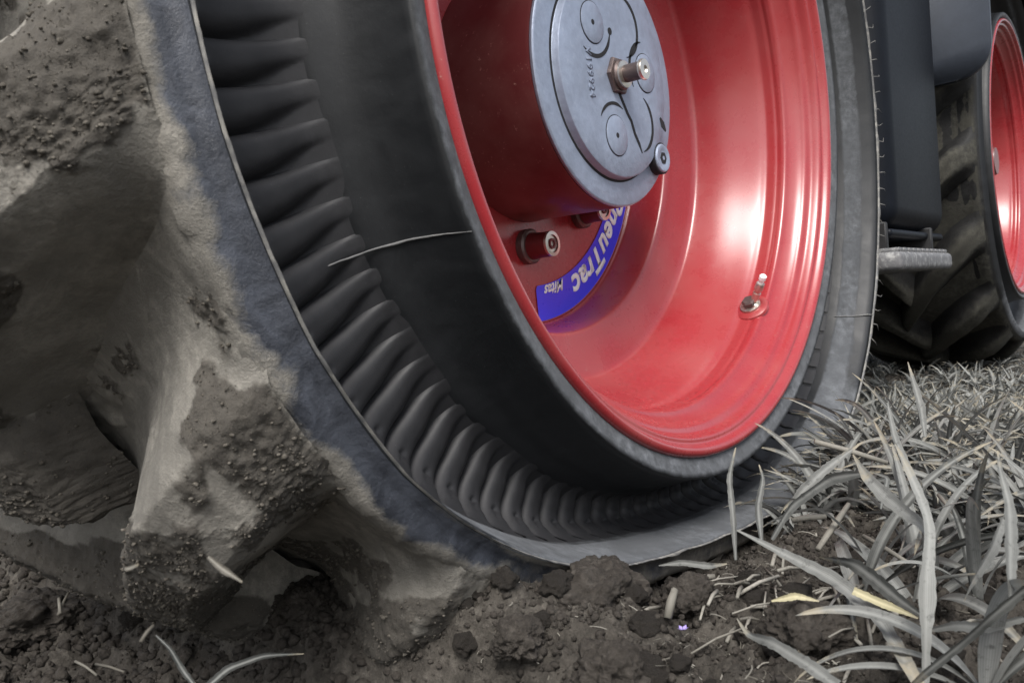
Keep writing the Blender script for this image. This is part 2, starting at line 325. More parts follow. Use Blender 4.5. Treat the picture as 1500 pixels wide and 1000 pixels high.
CRUMB = []
def build_tyre(W, parent, name, nseg, nribs, rib_phase, lug_n, lug_phase, hires, mats, detail=True, half_only=False):
    prof = np.vstack([resample(INNER, 26 if detail else 12), resample(GROOVE, 26 if detail else 10)[1:], resample(OUTER, 110 if detail else 44)[1:]])
    th = np.linspace(-180, 180, nseg, endpoint=False)
    r = prof[:, 0][:, None] * np.ones(nseg); a = prof[:, 1][:, None] * np.ones(nseg); T = np.ones(len(prof))[:, None] * th
    # rubber is never dead even: slow waviness
    U = np.stack([r * np.cos(np.radians(T)) * 6, a * 6, r * np.sin(np.radians(T)) * 6], -1)
    w = fbm(U, 3, 3) * .0035; r = r + w * (r > 1.11)
    ing = (np.arange(len(prof)) > 26) & (np.arange(len(prof)) < 50) if detail else np.zeros(len(prof), bool)
    aa2 = a - .012 * ing[:, None]
    # crumbs of dirt stuck on the shoulder
    sh = sst(1.53, 1.56, r) * (1 if detail else 0)
    r = r + sh * (np.maximum(0, fbm(U * 7, 3, 9) - .05) * .02)
    V = W.P(r, aa2, T)
    rr = prof[:, 0][:, None]; pa = prof[:, 1][:, None]
    outer = np.arange(len(prof))[:, None] > (50 if detail else 20)
    nz = fbm(U * 2.2, 4, 21); nz2 = fbm(U * .7, 3, 31)
    up = np.sin(np.radians(T))
    dirt = np.where(outer, np.where(pa > -.2, np.maximum(sst(1.515, 1.552, rr - nz * .035), sst(-.012, -.03, pa)) * .8 + .17 + .12 * nz2, .95), -.02 + .97 * sst(1.064, 1.056, rr) * (rr > 1.004))
    # dust thrown on the lower shoulder and the lower lip of the wall
    low = sst(-.45, -.8, up) * outer * (rr < 1.56)
    dirt = dirt + low * (.34 + .5 * nz2)
    dirt = dirt + (rr > 1.405) * (rr < 1.49) * (-.12 + .78 * sst(-.45, -.9, up))
    o = obj(name, V.reshape(-1, 3), gridF(len(prof), nseg, True, True), mats[0], parent, W.C, attrs={'dirt': dirt.ravel()})
    # material split: clean wall rubber and dusty tread rubber
    o.data.materials.append(mats[1]); fi = np.repeat(np.arange(len(prof) - 1), nseg); thr = int(np.argmax((prof[:, 0] > 1.485) & (np.arange(len(prof)) > (51 if detail else 20)))) - 1
    o.data.polygons.foreach_set('material_index', (fi > thr).astype(np.int32))
    # ribs moulded across the folded wall, each one its own piece
    if nribs:
        pitch = 360 / nribs; g = resample(GROOVE, 30); d = np.gradient(g, axis=0); nrm = np.stack([-d[:, 1], d[:, 0]], -1); nrm /= np.linalg.norm(nrm, axis=1)[:, None]
        # cavity lies towards +a and the middle; make normals point into it
        sgn = np.sign(nrm[:, 1] + nrm[:, 0] * 0 + 1e-9); nrm[len(g) // 3:] *= 1
        if nrm[8, 1] < 0: nrm = -nrm
        s = np.linspace(0, 1, len(g))[:, None]; t = np.linspace(0, 1, 20)[None]
        for k in range(nribs):
            th0 = rib_phase + k * pitch
            dd = abs((th0 - W.down + 180) % 360 - 180)
            wdt = .5 + .47 * sst(.0, .40, s)
            x = np.clip(t / wdt, 0, 1)
            hgt = (1 - np.abs(2 * x ** .85 - 1) ** 2.8) ** .7
            A = .027 * sst(-.02, .36, s) * (1 - sst(.74, .90, s))
            rng = random.Random(k)
            pit = -.011 * np.exp(-(((s - .62) / .024) ** 2 + ((t - .42) / .12) ** 2)) - .006 * np.exp(-(((s - .72) / .014) ** 2 + ((t - .36) / .08) ** 2)) - .010 * sst(.45, .7, s) * sst(.82, .97, t) * (1 - sst(.85, 1, s))
            hh = A * hgt * (1 + .06 * rng.uniform(-1, 1)) + pit + .0015 * sst(0, .08, s) - .0004 - .016 * sst(.93, 1, s)
            rr = g[:, 0][:, None] + nrm[:, 0][:, None] * hh; a_ = g[:, 1][:, None] + nrm[:, 1][:, None] * hh
            tt = th0 - pitch * .5 + pitch * (t + 0 * s)
            V = W.P(rr, a_, tt)
            dv = np.broadcast_to(.12 + .18 * hgt * sst(.1, .5, s) - 0 * t, rr.shape)
            obj('rib', V.reshape(-1, 3), gridF(len(g), 20, False, True), mats[2], o, V.reshape(-1, 3).mean(0), attrs={'dirt': dv.ravel()})
    # lugs
    for side in ((0, 1) if not half_only else (0,)):
        for k in range(lug_n):
            c0 = lug_phase + 360 / lug_n * (k + (.20 if detail else .5) * side)
            hr = any(abs((c0 - q + 180) % 360 - 180) < 8 for q in hires) if side == 0 else any(abs((c0 - q - 3.8 + 180) % 360 - 180) < 3 for q in hires[:3])
            nu, nv = (210, 170) if hr else ((44, 26) if detail else (34, 22))
            aa = np.linspace(.004, .69, nu)[:, None] + 0 * np.zeros((1, nv)); v = np.linspace(-1, 1, nv)[None] + 0 * aa
            HP = PI / lug_n * 1.62; Wt = HP + 0 * aa; UP = 1.45; LO = .55
            We = np.where(v < 0, HP * UP * (.62 + .38 * sst(.0, .16, aa)), HP * LO) if detail else HP * .62; Wt = np.where(v < 0, HP * UP, HP * LO); top = .048 + .020 * sst(0, .14, aa)
            tc = np.clip((np.abs(v) * Wt - top) / (We - top), 0, 1)
            tc = tc * tc / (tc + .09) * 1.09
            H = (1 - np.minimum(tc, 1)) ** (np.where(v < 0, 3.3, 1.5) if detail else 1.5) * (1 - .05 * sst(.1, 0, tc))
            rc = carc(np.maximum(aa, 0))
            rt = np.interp(aa, [-.012, .006, .02, .05, .09, .15, .25, .55, .62, .66, .69], [1.525, 1.552, 1.578, 1.622, 1.672, 1.722, 1.755, 1.765, 1.757, 1.72, 1.585])
            m_ = np.maximum(aa, 0); thc = c0 + 14 * m_ + 15 * m_ ** 2 + (25 * m_ ** 2 if not detail else 0) - .6 * np.exp(-m_ / .10)
            r0 = rc + (rt - rc) * H - .0015
            tt = thc + np.degrees(v * Wt / 1.62); rN = 1.5 + (r0 - 1.5) * 1.6
            Pn = np.stack([rN * np.cos(np.radians(tt)) * 5, aa * 5, rN * np.sin(np.radians(tt)) * 5], -1)
            big = fbm(Pn, 4, 40); wob = fbm(Pn * .8, 3, 44); tt = tt + wob * .8
            a_ = -aa
            r0 = r0 + big * .010 * H
            mask = clump = np.zeros_like(r0); edge = sst(.03, .0, aa); r0 = r0 - edge * .010 * (1 - sst(.3, .8, H))
            if hr:
                mask = sst(.10, .42, fbm(Pn * .9 + 3, 3, 51) * .8 + .30 * fbm(Pn * 4.5, 4, 52) + .44 * sst(.3, .85, H) - .08) * sst(-.008, .02, aa)
                lump = fbm(Pn * 8, 5, 60, .62); fine = fbm(Pn * 30, 3, 70, .6)
                clump = mask * (.004 + .009 * lump + .005 * fine) + .0006 * fine + .0022 * fbm(Pn * 1.2, 3, 77)
            if side: a_ = -1.18 - a_
            dirt = .95 + .22 * big + .12 * H + 0
            if not detail: dirt = .15 + .95 * H ** 1.5 + .3 * big
            V = W.P(r0, a_, tt)
            if hr:
                gu = np.gradient(V, axis=0); gv = np.gradient(V, axis=1); nn = np.cross(gu, gv); nn /= np.linalg.norm(nn, axis=-1)[..., None] + 1e-12
                if np.sum(nn * (V - W.C)) < 0: nn = -nn
                V = V + nn * (clump * W.s)[..., None]
                sel = np.argwhere((mask > .55) & (RNG.random(mask.shape) < .16)); CRUMB.append(V[sel[:, 0], sel[:, 1]] + nn[sel[:, 0], sel[:, 1]] * .0006)
                sel = np.argwhere((mask > .05) & (RNG.random(mask.shape) < .014)); CRUMB.append(V[sel[:, 0], sel[:, 1]] + nn[sel[:, 0], sel[:, 1]] * .0004)
            lo = obj('tread_lug', V.reshape(-1, 3), gridF(nu, nv, False, bool(side) ^ True), mats[1], o, V.reshape(-1, 3).mean(0), attrs={'dirt': dirt.ravel(), 'soil': (mask + np.zeros_like(dirt)).ravel()})
    return o

tractor = empty('tractor', w2(1.6, -.8, -1.15))
tag(tractor, 'farm tractor seen close from behind, with ribbed black rear tyre and red rims', 'tractor')
PH = -150
rear = build_tyre(RW, tractor, 'rear_tyre', 900, 108, -171.45, 19, PH, (PH, PH - 19, PH - 38, PH + 19, PH + 38), (M['sidewall'], M['tread'], M['rib']))
tag(rear, 'large dusty black rear tyre with a folded ribbed sidewall')

# crumbs of earth caked on the tread
Lc = np.vstack(CRUMB); nC = len(Lc); icb = bmesh.new(); bmesh.ops.create_icosphere(icb, subdivisions=1, radius=1)
P0 = np.array([v.co[:] for v in icb.verts]); F0 = np.array([[v.index for v in f.verts] for f in icb.faces]); icb.free()
sz = .0005 + .0022 * RNG.random(nC) ** 5; Vc = P0[None] * (1 + .28 * RNG.standard_normal((nC, len(P0), 1))) * np.array([1, .8, .7]) * sz[:, None, None] + Lc[:, None]
CR_V = Vc.reshape(-1, 3); CR_F = (F0[None] + (np.arange(nC) * len(P0))[:, None, None]).reshape(-1, 3)
tag(obj('caked_crumbs', CR_V, CR_F, M['cake'], rear, smooth=False), kind='stuff')

# light mould flash along the outer edge of the wall, with hair-like rubber whiskers
thf = np.linspace(-200, 20, 1500); fn = fbm(np.stack([thf * 1.9, 0 * thf, 0 * thf], -1), 4, 5); fn2 = np.maximum(0, fbm(np.stack([thf * .31, 0 * thf, 0 * thf], -1), 3, 6))
cen = RW.P(1.4845 + .001 * fn, .034 + .001 * fn, thf)
tip = RW.P(1.4842 + .0008 * fn + .006 * fn2 ** 2, .0375 + .0012 * np.abs(fn) + .010 * fn2 ** 2, thf)
b1 = RW.P(1.4822, .0315, thf); b2 = RW.P(1.4850, .0300, thf)
FV = np.stack([b1, tip, b2], 0).reshape(-1, 3)
obj('mould_flash', FV, gridF(3, len(thf), False, False), M['flash'], rear, attrs={'dirt': .35 + .35 * np.tile(fn, 3)})
V, F = [], []
for t in np.arange(-40, 20, 2.35):
    p = RW.P([1.486, 1.505, 1.522], [.036, .045 + random.uniform(-.006, .01), .048], [t, t + random.uniform(-.3, .3), t + random.uniform(-.6, .6)])
    v, f = tube(p, [.0008, .0006, .0002], 5); n = len(V); V += v; F += [tuple(i + n for i in q) for q in f]
tag(obj('rubber_whiskers', V, F, M['flash'], rear, attrs={'dirt': np.full(len(V), .4)}), kind='stuff')
def seam(th0, th1, pts, rad=.0010):
    g = resample(pts, 40); k = np.linspace(0, 1, 40)
    wob = fbm(np.stack([k * 9, 0 * k, 0 * k + th0], -1), 3, 8)
    p = RW.P(g[:, 0], g[:, 1] + .004, th0 + (th1 - th0) * k + wob * .15)
    v, f = tube(p, [rad * (1 + .7 * w) * (.4 + .9 * min(1, 3 * min(i, 39 - i) / 39)) for i, w in enumerate(wob)], 6); obj('mould_seam', v, f, M['flash'], rear, attrs={'dirt': np.full(len(v), .12)})
seam(-153.6, -155.4, [(1.062, .013), (1.068, -.02), (1.080, -.07), (1.102, -.115), (1.138, -.148), (1.175, -.165), (1.22, -.185), (1.28, -.195)])
seam(-30.5, -29.0, [(1.420, -.088), (1.440, -.050), (1.462, -.010), (1.478, .028), (1.50, .012)], .0013)

# ---- rim: one pressed ring with its lip, bead seat, steps and drop centre
def build_rim(W, parent, name, nseg):
    lip = [(1.004, -.030), (1.013, -.006), (1.010, .008), (1.001, .014), (.991, .012), (.985, .004), (.981, -.006), (.976, -.011), (.970, -.010), (.964, -.016), (.960, -.028), (.957, -.040), (.950, -.047), (.943, -.051), (.938, -.058),
           (.936, -.066), (.929, -.080), (.917, -.096), (.909, -.103), (.902, -.107), (.900, -.113), (.8985, -.124), (.9005, -.130), (.901, -.136), (.8985, -.143), (.898, -.160), (.897, -.172), (.892, -.182), (.885, -.196), (.868, -.245), (.845, -.312), (.828, -.372), (.822, -.392), (.818, -.401), (.808, -.408), (.795, -.413), (.76, -.424), (.72, -.436), (.694, -.443), (.685, -.448),
           (.680, -.458), (.673, -.49), (.666, -.53), (.660, -.556), (.652, -.566), (.640, -.570), (.5, -.570), (.34, -.570), (.30, -.570)]
    g = resample(lip, 230); th = np.linspace(-180, 180, nseg, endpoint=False)
    T = np.ones(len(g))[:, None] * th; r = g[:, 0][:, None] + 0 * T; a = g[:, 1][:, None] + 0 * T
    w = fbm(np.stack([np.cos(np.radians(T)) * 3, a * 4, np.sin(np.radians(T)) * 3], -1), 3, 12)
    return obj(name, W.P(r * (1 + .0006 * w), a, T).reshape(-1, 3), gridF(len(g), nseg, True, True), M['red'], parent, W.C)
rim = build_rim(RW, tractor, 'wheel_rim', 720)
def ax(r, th, a, W=RW): return Vector(W.P(r, a, th))
def turned(name, pts, c_r, c_th, mat, parent, seg=32, W=RW, smooth=True, hexa=False):
    """turned piece: pts = (radius, a) in wheel units about an axis parallel to the wheel's at (c_r, c_th)"""
    c = ax(c_r, c_th, 0, W); k = np.linspace(0, 2 * PI, seg, endpoint=False)
    p = np.array(pts); V = np.stack([c.x + W.s * p[:, 0][:, None] * np.cos(k), c.y - W.s * p[:, 1][:, None] + 0 * k, c.z + W.s * p[:, 0][:, None] * np.sin(k)], -1).reshape(-1, 3)
    F = [tuple(q) for q in gridF(len(p), seg, True, True).tolist()]
    F.append(tuple(range((len(p) - 1) * seg, len(p) * seg)))
    o = obj(name, V, F, mat, parent, (c.x, c.y - W.s * p[:, 1].mean(), c.z), smooth)
    if smooth:
        bm = bmesh.new(); bm.from_mesh(o.data); bmesh.ops.recalc_face_normals(bm, faces=bm.faces)
        bm.to_mesh(o.data); bm.free()
        o.data.polygons.foreach_set('use_smooth', np.ones(len(o.data.polygons), bool))
        try: o.data.set_sharp_from_angle(angle=R(35))
        except Exception: pass
    return o
for t in (-91, -47, -11, 29, 69, 109):
    w_ = turned('bolt_washer', [(.050, -.570), (.052, -.562), (.052, -.548), (.046, -.543), (.03, -.543)], .425, t, M['darksteel'], rim, 28)
    turned('wheel_bolt', [(.040, -.543), (.037, -.515), (.037, -.482), (.034, -.474), (.026, -.473), (.024, -.478), (.016, -.478), (.015, -.472), (.009, -.472), (.008, -.480), (.001, -.480)], .425, t, M['boltred'], rim, 28)
    turned('bolt_end', [(.0365, -.480), (.0365, -.4725), (.026, -.4715), (.0255, -.4765)], .425, t, M['steel'], rim, 28)
# ---- blue decal and its lettering
def annulus(r0, r1, t0, t1, a, n=60, cr_=0.012):
    V = []; F = []; T = np.linspace(t0, t1, n)
    for t in T:
        e = min(abs(t - t0), abs(t - t1)) * PI / 180 * r0; ins = cr_ - math.sqrt(max(0, cr_ ** 2 - max(0, cr_ - e) ** 2)) if e < cr_ else 0
        for r in (r0 + ins, r1 - ins): V.append(RW.P(r, a, t))
    for i in range(n - 1): F.append((2 * i, 2 * i + 1, 2 * i + 3, 2 * i + 2))
    return V, F
V, F = annulus(.541, .647, -87.5, -12, -.5672, 140); obj('rim_decal', V, F, M['blue'], rim)
def arc_text(txt, size, r0, th0, a, mat, parent, name, width=1.0, shear=.25, bold=.02, total=None, flipd=False, thick=.0012):
    cu_ = bpy.data.curves.new('t', 'FONT'); cu_.body = txt; cu_.size = 1; cu_.shear = shear; cu_.offset = bold; cu_.extrude = 0; cu_.resolution_u = 4; cu_.space_character = 1.04
    to = bpy.data.objects.new('t', cu_); COL.objects.link(to); dg = bpy.context.evaluated_depsgraph_get(); dg.update()
    me = bpy.data.meshes.new_from_object(to.evaluated_get(dg)); bpy.data.objects.remove(to)
    bm = bmesh.new(); bm.from_mesh(me); bmesh.ops.subdivide_edges(bm, edges=[e for e in bm.edges if e.calc_length() > .18], cuts=2)
    ex = bmesh.ops.extrude_face_region(bm, geom=bm.faces[:])
    top = {v for v in ex['geom'] if isinstance(v, bmesh.types.BMVert)}
    xs = [v.co.x for v in bm.verts]; sx = (total / (max(xs) - min(xs))) if total else size * width
    x0 = min(xs)
    for v in bm.verts:
        u = (v.co.x - x0) * sx; h = v.co.y * size; t = th0 - math.degrees(u / (r0 + .02)); v.co = Vector(RW.P(r0 + h, a + (thick if v in top else 0), t))
    bmesh.ops.recalc_face_normals(bm, faces=bm.faces)
    c = sum((v.co for v in bm.verts), Vector()) / len(bm.verts)
    return frompy(name, bm, mat, parent, c, False)
arc_text('PneuTrac', .100, .560, -23.8, -.5665, M['white'], rim, 'lettering', total=.452, bold=.035, shear=.2)
arc_text('Mitas', .047, .545, -72.3, -.5665, M['white'], rim, 'lettering', total=.112, bold=.03, shear=.45)

# ---- valve stem in its welded boss
def VS(p): return [(q[0] * 1.15, q[1] * 1.2) for q in p]
vc_th = -47.0; vr, va = .8975, -.148
base = Vector(RW.P(vr - .001, va, vc_th)); inw = (Vector(RW.C) - base); inw.y = 0; inw.normalize()
vdir = (inw * .62 + Vector((0, -1, 0)) * .55 + Vector((0, 0, .35))).normalized()
def along(name, d, prof, mat, parent, origin, seg=20):
    v, f = tube([origin + d * p[1] * S for p in prof], [p[0] * S for p in prof], seg); o = obj(name, v, f, mat, parent, smooth=True)
    try: o.data.set_sharp_from_angle(angle=R(35))
    except Exception: pass
    return o
along('valve_boss', inw, VS([(.048, -.004), (.046, .003), (.036, .007), (.026, .008)]), M['red'], rim, base, 28)
along('valve_washer', inw, VS([(.0285, .004), (.0285, .013), (.021, .0145), (.018, .0145)]), M['steel'], rim, base, 28)
along('valve_nut', inw, VS([(.019, .0145), (.020, .018), (.020, .027), (.016, .031)]), M['darksteel'], rim, base, 6)
along('valve_stem', vdir, VS([(.011, .020), (.011, .052), (.0085, .053), (.0085, .062), (.0125, .063), (.0125, .078), (.011, .083)]), M['steel'], rim, base, 18)
along('valve_core', vdir, VS([(.0078, .0835), (.0078, .095), (.010, .096), (.010, .106), (.007, .109)]), M['white'], rim, base, 14)

# ---- hub
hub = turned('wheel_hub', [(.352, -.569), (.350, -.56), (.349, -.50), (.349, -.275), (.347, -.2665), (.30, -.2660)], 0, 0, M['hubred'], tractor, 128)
capb = turned('hub_cover', [(.345, -.266), (.348, -.262), (.3485, -.256), (.346, -.2525), (.342, -.251), (.276, -.2505), (.2735, -.247), (.272, -.234), (.2705, -.231), (.267, -.2292), (.2, -.2290), (.08, -.2290), (.002, -.2290)], 0, 0, M['cap'], hub, 160)
AF = -.2290
def ringobj(name, r0, r1, cr_, cth, a, mat, t0=0, t1=360, n=64, h=.0012, taper=False, parent=None):
    c = ax(cr_, cth, 0); V = []; F = []
    full = t1 - t0 >= 360
    T = np.radians(np.linspace(t0, t1, n, endpoint=not full))
    for i, t in enumerate(T):
        k = 1
        if taper: k = min(1, .15 + 4 * min(i, n - 1 - i) / n)
        m_ = (r0 + r1) / 2; h2 = (r1 - r0) / 2 * k
        for rr_, aa_ in ((m_ - h2, a - .0004), (m_ - h2, a + h), (m_ + h2, a + h), (m_ + h2, a - .0004)):
            V.append((c.x + S * rr_ * math.cos(t), -S * aa_, c.z + S * rr_ * math.sin(t)))
    m = len(T)
    for i in range(m if full else m - 1):
        j = (i + 1) % m
        for q in range(4): F.append((i * 4 + q, i * 4 + (q + 1) % 4, j * 4 + (q + 1) % 4, j * 4 + q))
    o = obj(name, V, F, mat, parent or capb, smooth=False); recalc(o); return o
for t in (138.5 - 7, 19 - 7, -90.4 - 7):
    turned('cover_plug', [(.0535, AF - .0004), (.0535, AF + .0022), (.0520, AF + .0030), (.001, AF + .0030)], .163, t, M['cap'], capb, 48)
    ringobj('plug_gap', .0535, .0560, .163, t, AF, M['groove'], h=.0008)
    turned('plug_socket', [(.0075, AF + .0030), (.0075, AF + .0034), (.001, AF + .0034)], .163, t, M['groove'], capb, 12)
# curved relief lines round the plugs
for (t, a0, a1, w_) in ((131.5, -125, -5, .011), (-97.4, 62, 150, .009), (12, 100, 215, .011)):
    ringobj('relief_line', .086 - w_ / 2, .086 + w_ / 2, .163, t, AF, M['groove'], a0, a1, 40, .0009, True)
ringobj('relief_line', .077, .088, .150, 72, AF, M['groove'], -80, 95, 40, .0009, True)
ringobj('relief_line', .077, .088, .150, -48, AF, M['groove'], -75, 62, 40, .0009, True)
def strip(name, pts, w, mat, parent, a=AF, h=.0010):
    V = []; F = []; n = len(pts)
    for i, (x, z) in enumerate(pts):
        p0 = np.array(pts[max(0, i - 1)]); p1 = np.array(pts[min(n - 1, i + 1)]); d = (p1 - p0) / np.linalg.norm(p1 - p0); nn = np.array([-d[1], d[0]])
        k = w * (1 if 0 < i < n - 1 else .3)
        for sgn, aa_ in ((-1, a - .0004), (-1, a + h), (1, a + h), (1, a - .0004)):
            q = np.array((x, z)) + nn * sgn * k; V.append(w2(q[0], aa_, q[1]))
    for i in range(n - 1):
        for q in range(4): F.append((i * 4 + q, i * 4 + (q + 1) % 4, i * 4 + 4 + (q + 1) % 4, i * 4 + 4 + q))
    o = obj(name, V, F, mat, parent, smooth=False); recalc(o); return o
strip('cover_crack', [(-.032, .03), (-.012, -.012), (.012, -.05), (.045, -.095), (.062, -.112), (.078, -.146), (.098, -.172), (.112, -.196)], .0055, M['groove'], capb)
ringobj('step_shade_arc', .2705, .2835, 0, 0, -.2505, M['groove'], 92, 306, 120, .0007, True)  # dark arc painted in as shade on the plateau's side wall
# oil plug at the edge of the cover
pl_r, pl_t = .302, -34.5 - 7
turned('oil_plug', [(.041, -.2505), (.041, -.226), (.038, -.2225), (.026, -.2220), (.022, -.224), (.018, -.224)], pl_r, pl_t, M['cap'], capb, 36)
ringobj('oil_plug_seal', .0405, .0455, pl_r, pl_t, -.2505, M['groove'], h=.022)
turned('oil_plug_socket', [(.0185, -.2245), (.0185, -.2230), (.001, -.2230)], pl_r, pl_t, M['groove'], capb, 6)
turned('oil_plug_pin', [(.006, -.2230), (.006, -.2222), (.001, -.2222)], pl_r, pl_t, M['cap'], capb, 10)
strip('drain_slot', [(.232, -.082), (.246, -.100), (.262, -.118)], .012, M['groove'], capb, AF, .0008)
turned('drill_mark', [(.010, AF), (.010, AF + .001), (.001, AF + .001)], .118, 100, M['groove'], capb, 12)
# cast number on the cover
def flat_text(txt, org, ang, size, mat, parent, name):
    cu_ = bpy.data.curves.new('t', 'FONT'); cu_.body = txt; cu_.size = 1; cu_.offset = .02; cu_.resolution_u = 3
    to = bpy.data.objects.new('t', cu_); COL.objects.link(to); dg = bpy.context.evaluated_depsgraph_get(); dg.update()
    me = bpy.data.meshes.new_from_object(to.evaluated_get(dg)); bpy.data.objects.remove(to)
    bm = bmesh.new(); bm.from_mesh(me); ex = bmesh.ops.extrude_face_region(bm, geom=bm.faces[:]); top = {v for v in ex['geom'] if isinstance(v, bmesh.types.BMVert)}
    c_, s_ = math.cos(R(ang)), math.sin(R(ang))
    for v in bm.verts:
        x, y = v.co.x * size, v.co.y * size
        v.co = Vector(w2(org[0] + x * c_ - y * s_, AF + (.0016 if v in top else 0), org[1] + x * s_ + y * c_))
    bmesh.ops.recalc_face_normals(bm, faces=bm.faces); c = sum((v.co for v in bm.verts), Vector()) / len(bm.verts)
    return frompy(name, bm, mat, parent, c, False)
flat_text('V199924', (-.150, .052), -86, .036, M['castmark'], capb, 'cast_number')
# spindle with flange, bronze washer and bright end
turned('spindle_flange', [(.052, AF), (.053, AF + .006), (.050, AF + .012), (.038, AF + .013)], 0, 0, M['darksteel'], hub, 6)
turned('spindle_plate', [(.040, AF + .012), (.041, AF + .018), (.037, AF + .023), (.03, AF + .024)], 0, 0, M['darksteel'], hub, 28)
turned('spindle_washer', [(.036, AF + .022), (.036, AF + .028), (.022, AF + .031), (.02, AF + .031)], 0, 0, M['steel'], hub, 28)
turned('spindle', [(.0235, AF + .03), (.0235, AF + .078), (.0245, AF + .080)], 0, 0, M['darksteel'], hub, 24)
turned('spindle_end', [(.028, AF + .078), (.0285, AF + .083), (.0265, AF + .088), (.010, AF + .089), (.007, AF + .084), (.001, AF + .084)], 0, 0, M['steel'], hub, 28)

# ---- front wheel
FC = np.array(w2(4.286, .10, .118)); FW = Wheel(FC, S * .84, -92, .80, .92, .35)
front = build_tyre(FW, tractor, 'front_tyre', 300, 0, 0, 17, -177, (), (M['sidewall'], M['front_tread'], M['rib']), detail=False)
tag(front, 'smaller front tyre with mud-marked chevron tread')
frim = build_rim(FW, tractor, 'wheel_rim', 260); tag(frim, 'red front rim at the right edge')
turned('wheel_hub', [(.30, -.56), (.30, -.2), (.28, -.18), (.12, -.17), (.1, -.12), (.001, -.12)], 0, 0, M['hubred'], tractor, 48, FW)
fb = Vector(FW.P(.895, -.15, -168)); fi = Vector(FW.C) - fb; fi.y = 0; fi.normalize()
along('valve_stem', (fi + Vector((0, -.4, 0))).normalized(), [(.035, 0), (.035, .012), (.014, .014), (.014, .07), (.010, .075)], M['darksteel'], frim, fb, 14)

# ---- body panels between the wheels
def rbox(name, x0, x1, a0, a1, z0, z1, rad, mat, parent, seg=4, corner=None):
    """rounded box in wheel units"""
    bm = bmesh.new(); bmesh.ops.create_cube(bm, size=1)
    for v in bm.verts: v.co = Vector(w2(x0 if v.co.x < 0 else x1, a0 if v.co.y > 0 else a1, z0 if v.co.z < 0 else z1))
    bmesh.ops.bevel(bm, geom=bm.edges[:], offset=rad * S, segments=seg, affect='EDGES', profile=.5)
    bmesh.ops.recalc_face_normals(bm, faces=bm.faces)
    o = frompy(name, bm, mat, parent, w2((x0 + x1) / 2, (a0 + a1) / 2, (z0 + z1) / 2))
    try: o.data.set_sharp_from_angle(angle=R(40))
    except Exception: pass
    return o
tag(rbox('side_tank', 1.78, 2.76, -.95, .0, -.385, 1.7, .10, M['black'], tractor, 6), 'black side tank between the wheels')
rbox('tank_rim', 1.80, 2.74, -.93, -.015, -.415, -.38, .015, M['black'], tractor)
def flap():
    pr = [(-.9, 1.7), (-.9, .36), (.045, .395)] + [(.045 + .17 * math.sin(t), .565 - .17 * math.cos(t)) for t in np.linspace(0, PI / 2, 9)] + [(.215, 1.7)]
    bm = bmesh.new(); f = bm.faces.new([bm.verts.new(Vector(w2(2.93, a, z))) for a, z in pr]); ex = bmesh.ops.extrude_face_region(bm, geom=[f])
    bmesh.ops.translate(bm, verts=[v for v in ex['geom'] if isinstance(v, bmesh.types.BMVert)], vec=(.05 * S, 0, 0)); bmesh.ops.recalc_face_normals(bm, faces=bm.faces)
    bmesh.ops.bevel(bm, geom=[e for e in bm.edges if len(e.link_faces) == 2 and e.calc_face_angle() > 1], offset=.008 * S, segments=2, affect='EDGES')
    return frompy('mudguard_flap', bm, M['greypl'], tractor, w2(2.95, -.3, 1))
flap()
st = rbox('foot_step', 1.60, 2.50, -.32, .07, -.56, -.485, .022, M['step'], tractor, 4)
for k in range(11):
    rbox('step_tooth', 1.63 + k * .078, 1.685 + k * .078, -.28, .055, -.488, -.468, .008, M['step'], st, 2)
for x_ in (1.66, 2.42): rbox('step_bracket', x_, x_ + .03, -.25, -.0, -.49, -.36, .006, M['chassis'], tractor, 1)
# fender arcs over both wheels, axle and frame behind
def fender(W, r, a0, a1, t0, t1, parent, mat, th=.03):
    T = np.linspace(t0, t1, 60); sec = [(r, a0), (r, a1), (r - .14, a1 + .03), (r - .14, a1 + .03 - th), (r - th, a1 - th), (r - th, a0)]
    V = np.stack([[W.P(q[0], q[1], t) for t in T] for q in sec], 0).reshape(-1, 3)
    return obj('fender', V, gridF(6, 60, False, False), mat, parent, smooth=False)
f_ = Wheel(REAR_C, S, defl=0); fender(f_, 1.98, -1.3, .06, 42, 118, tractor, M['black'])
f2 = Wheel(FC, S * .84, defl=0, kr=1); fender(f2, 1.56, -1.1, .1, 20, 140, tractor, M['black'])
rbox('chassis', -.6, 6.0, -2.6, -1.45, -.45, 1.2, .15, M['chassis'], tractor, 2)
turned('axle', [(.28, -1.6), (.26, -.58), (.02, -.58)], 0, 0, M['chassis'], tractor, 24)
turned('axle', [(.25, -1.8), (.24, -.58), (.02, -.58)], 0, 0, M['chassis'], tractor, 24, FW)

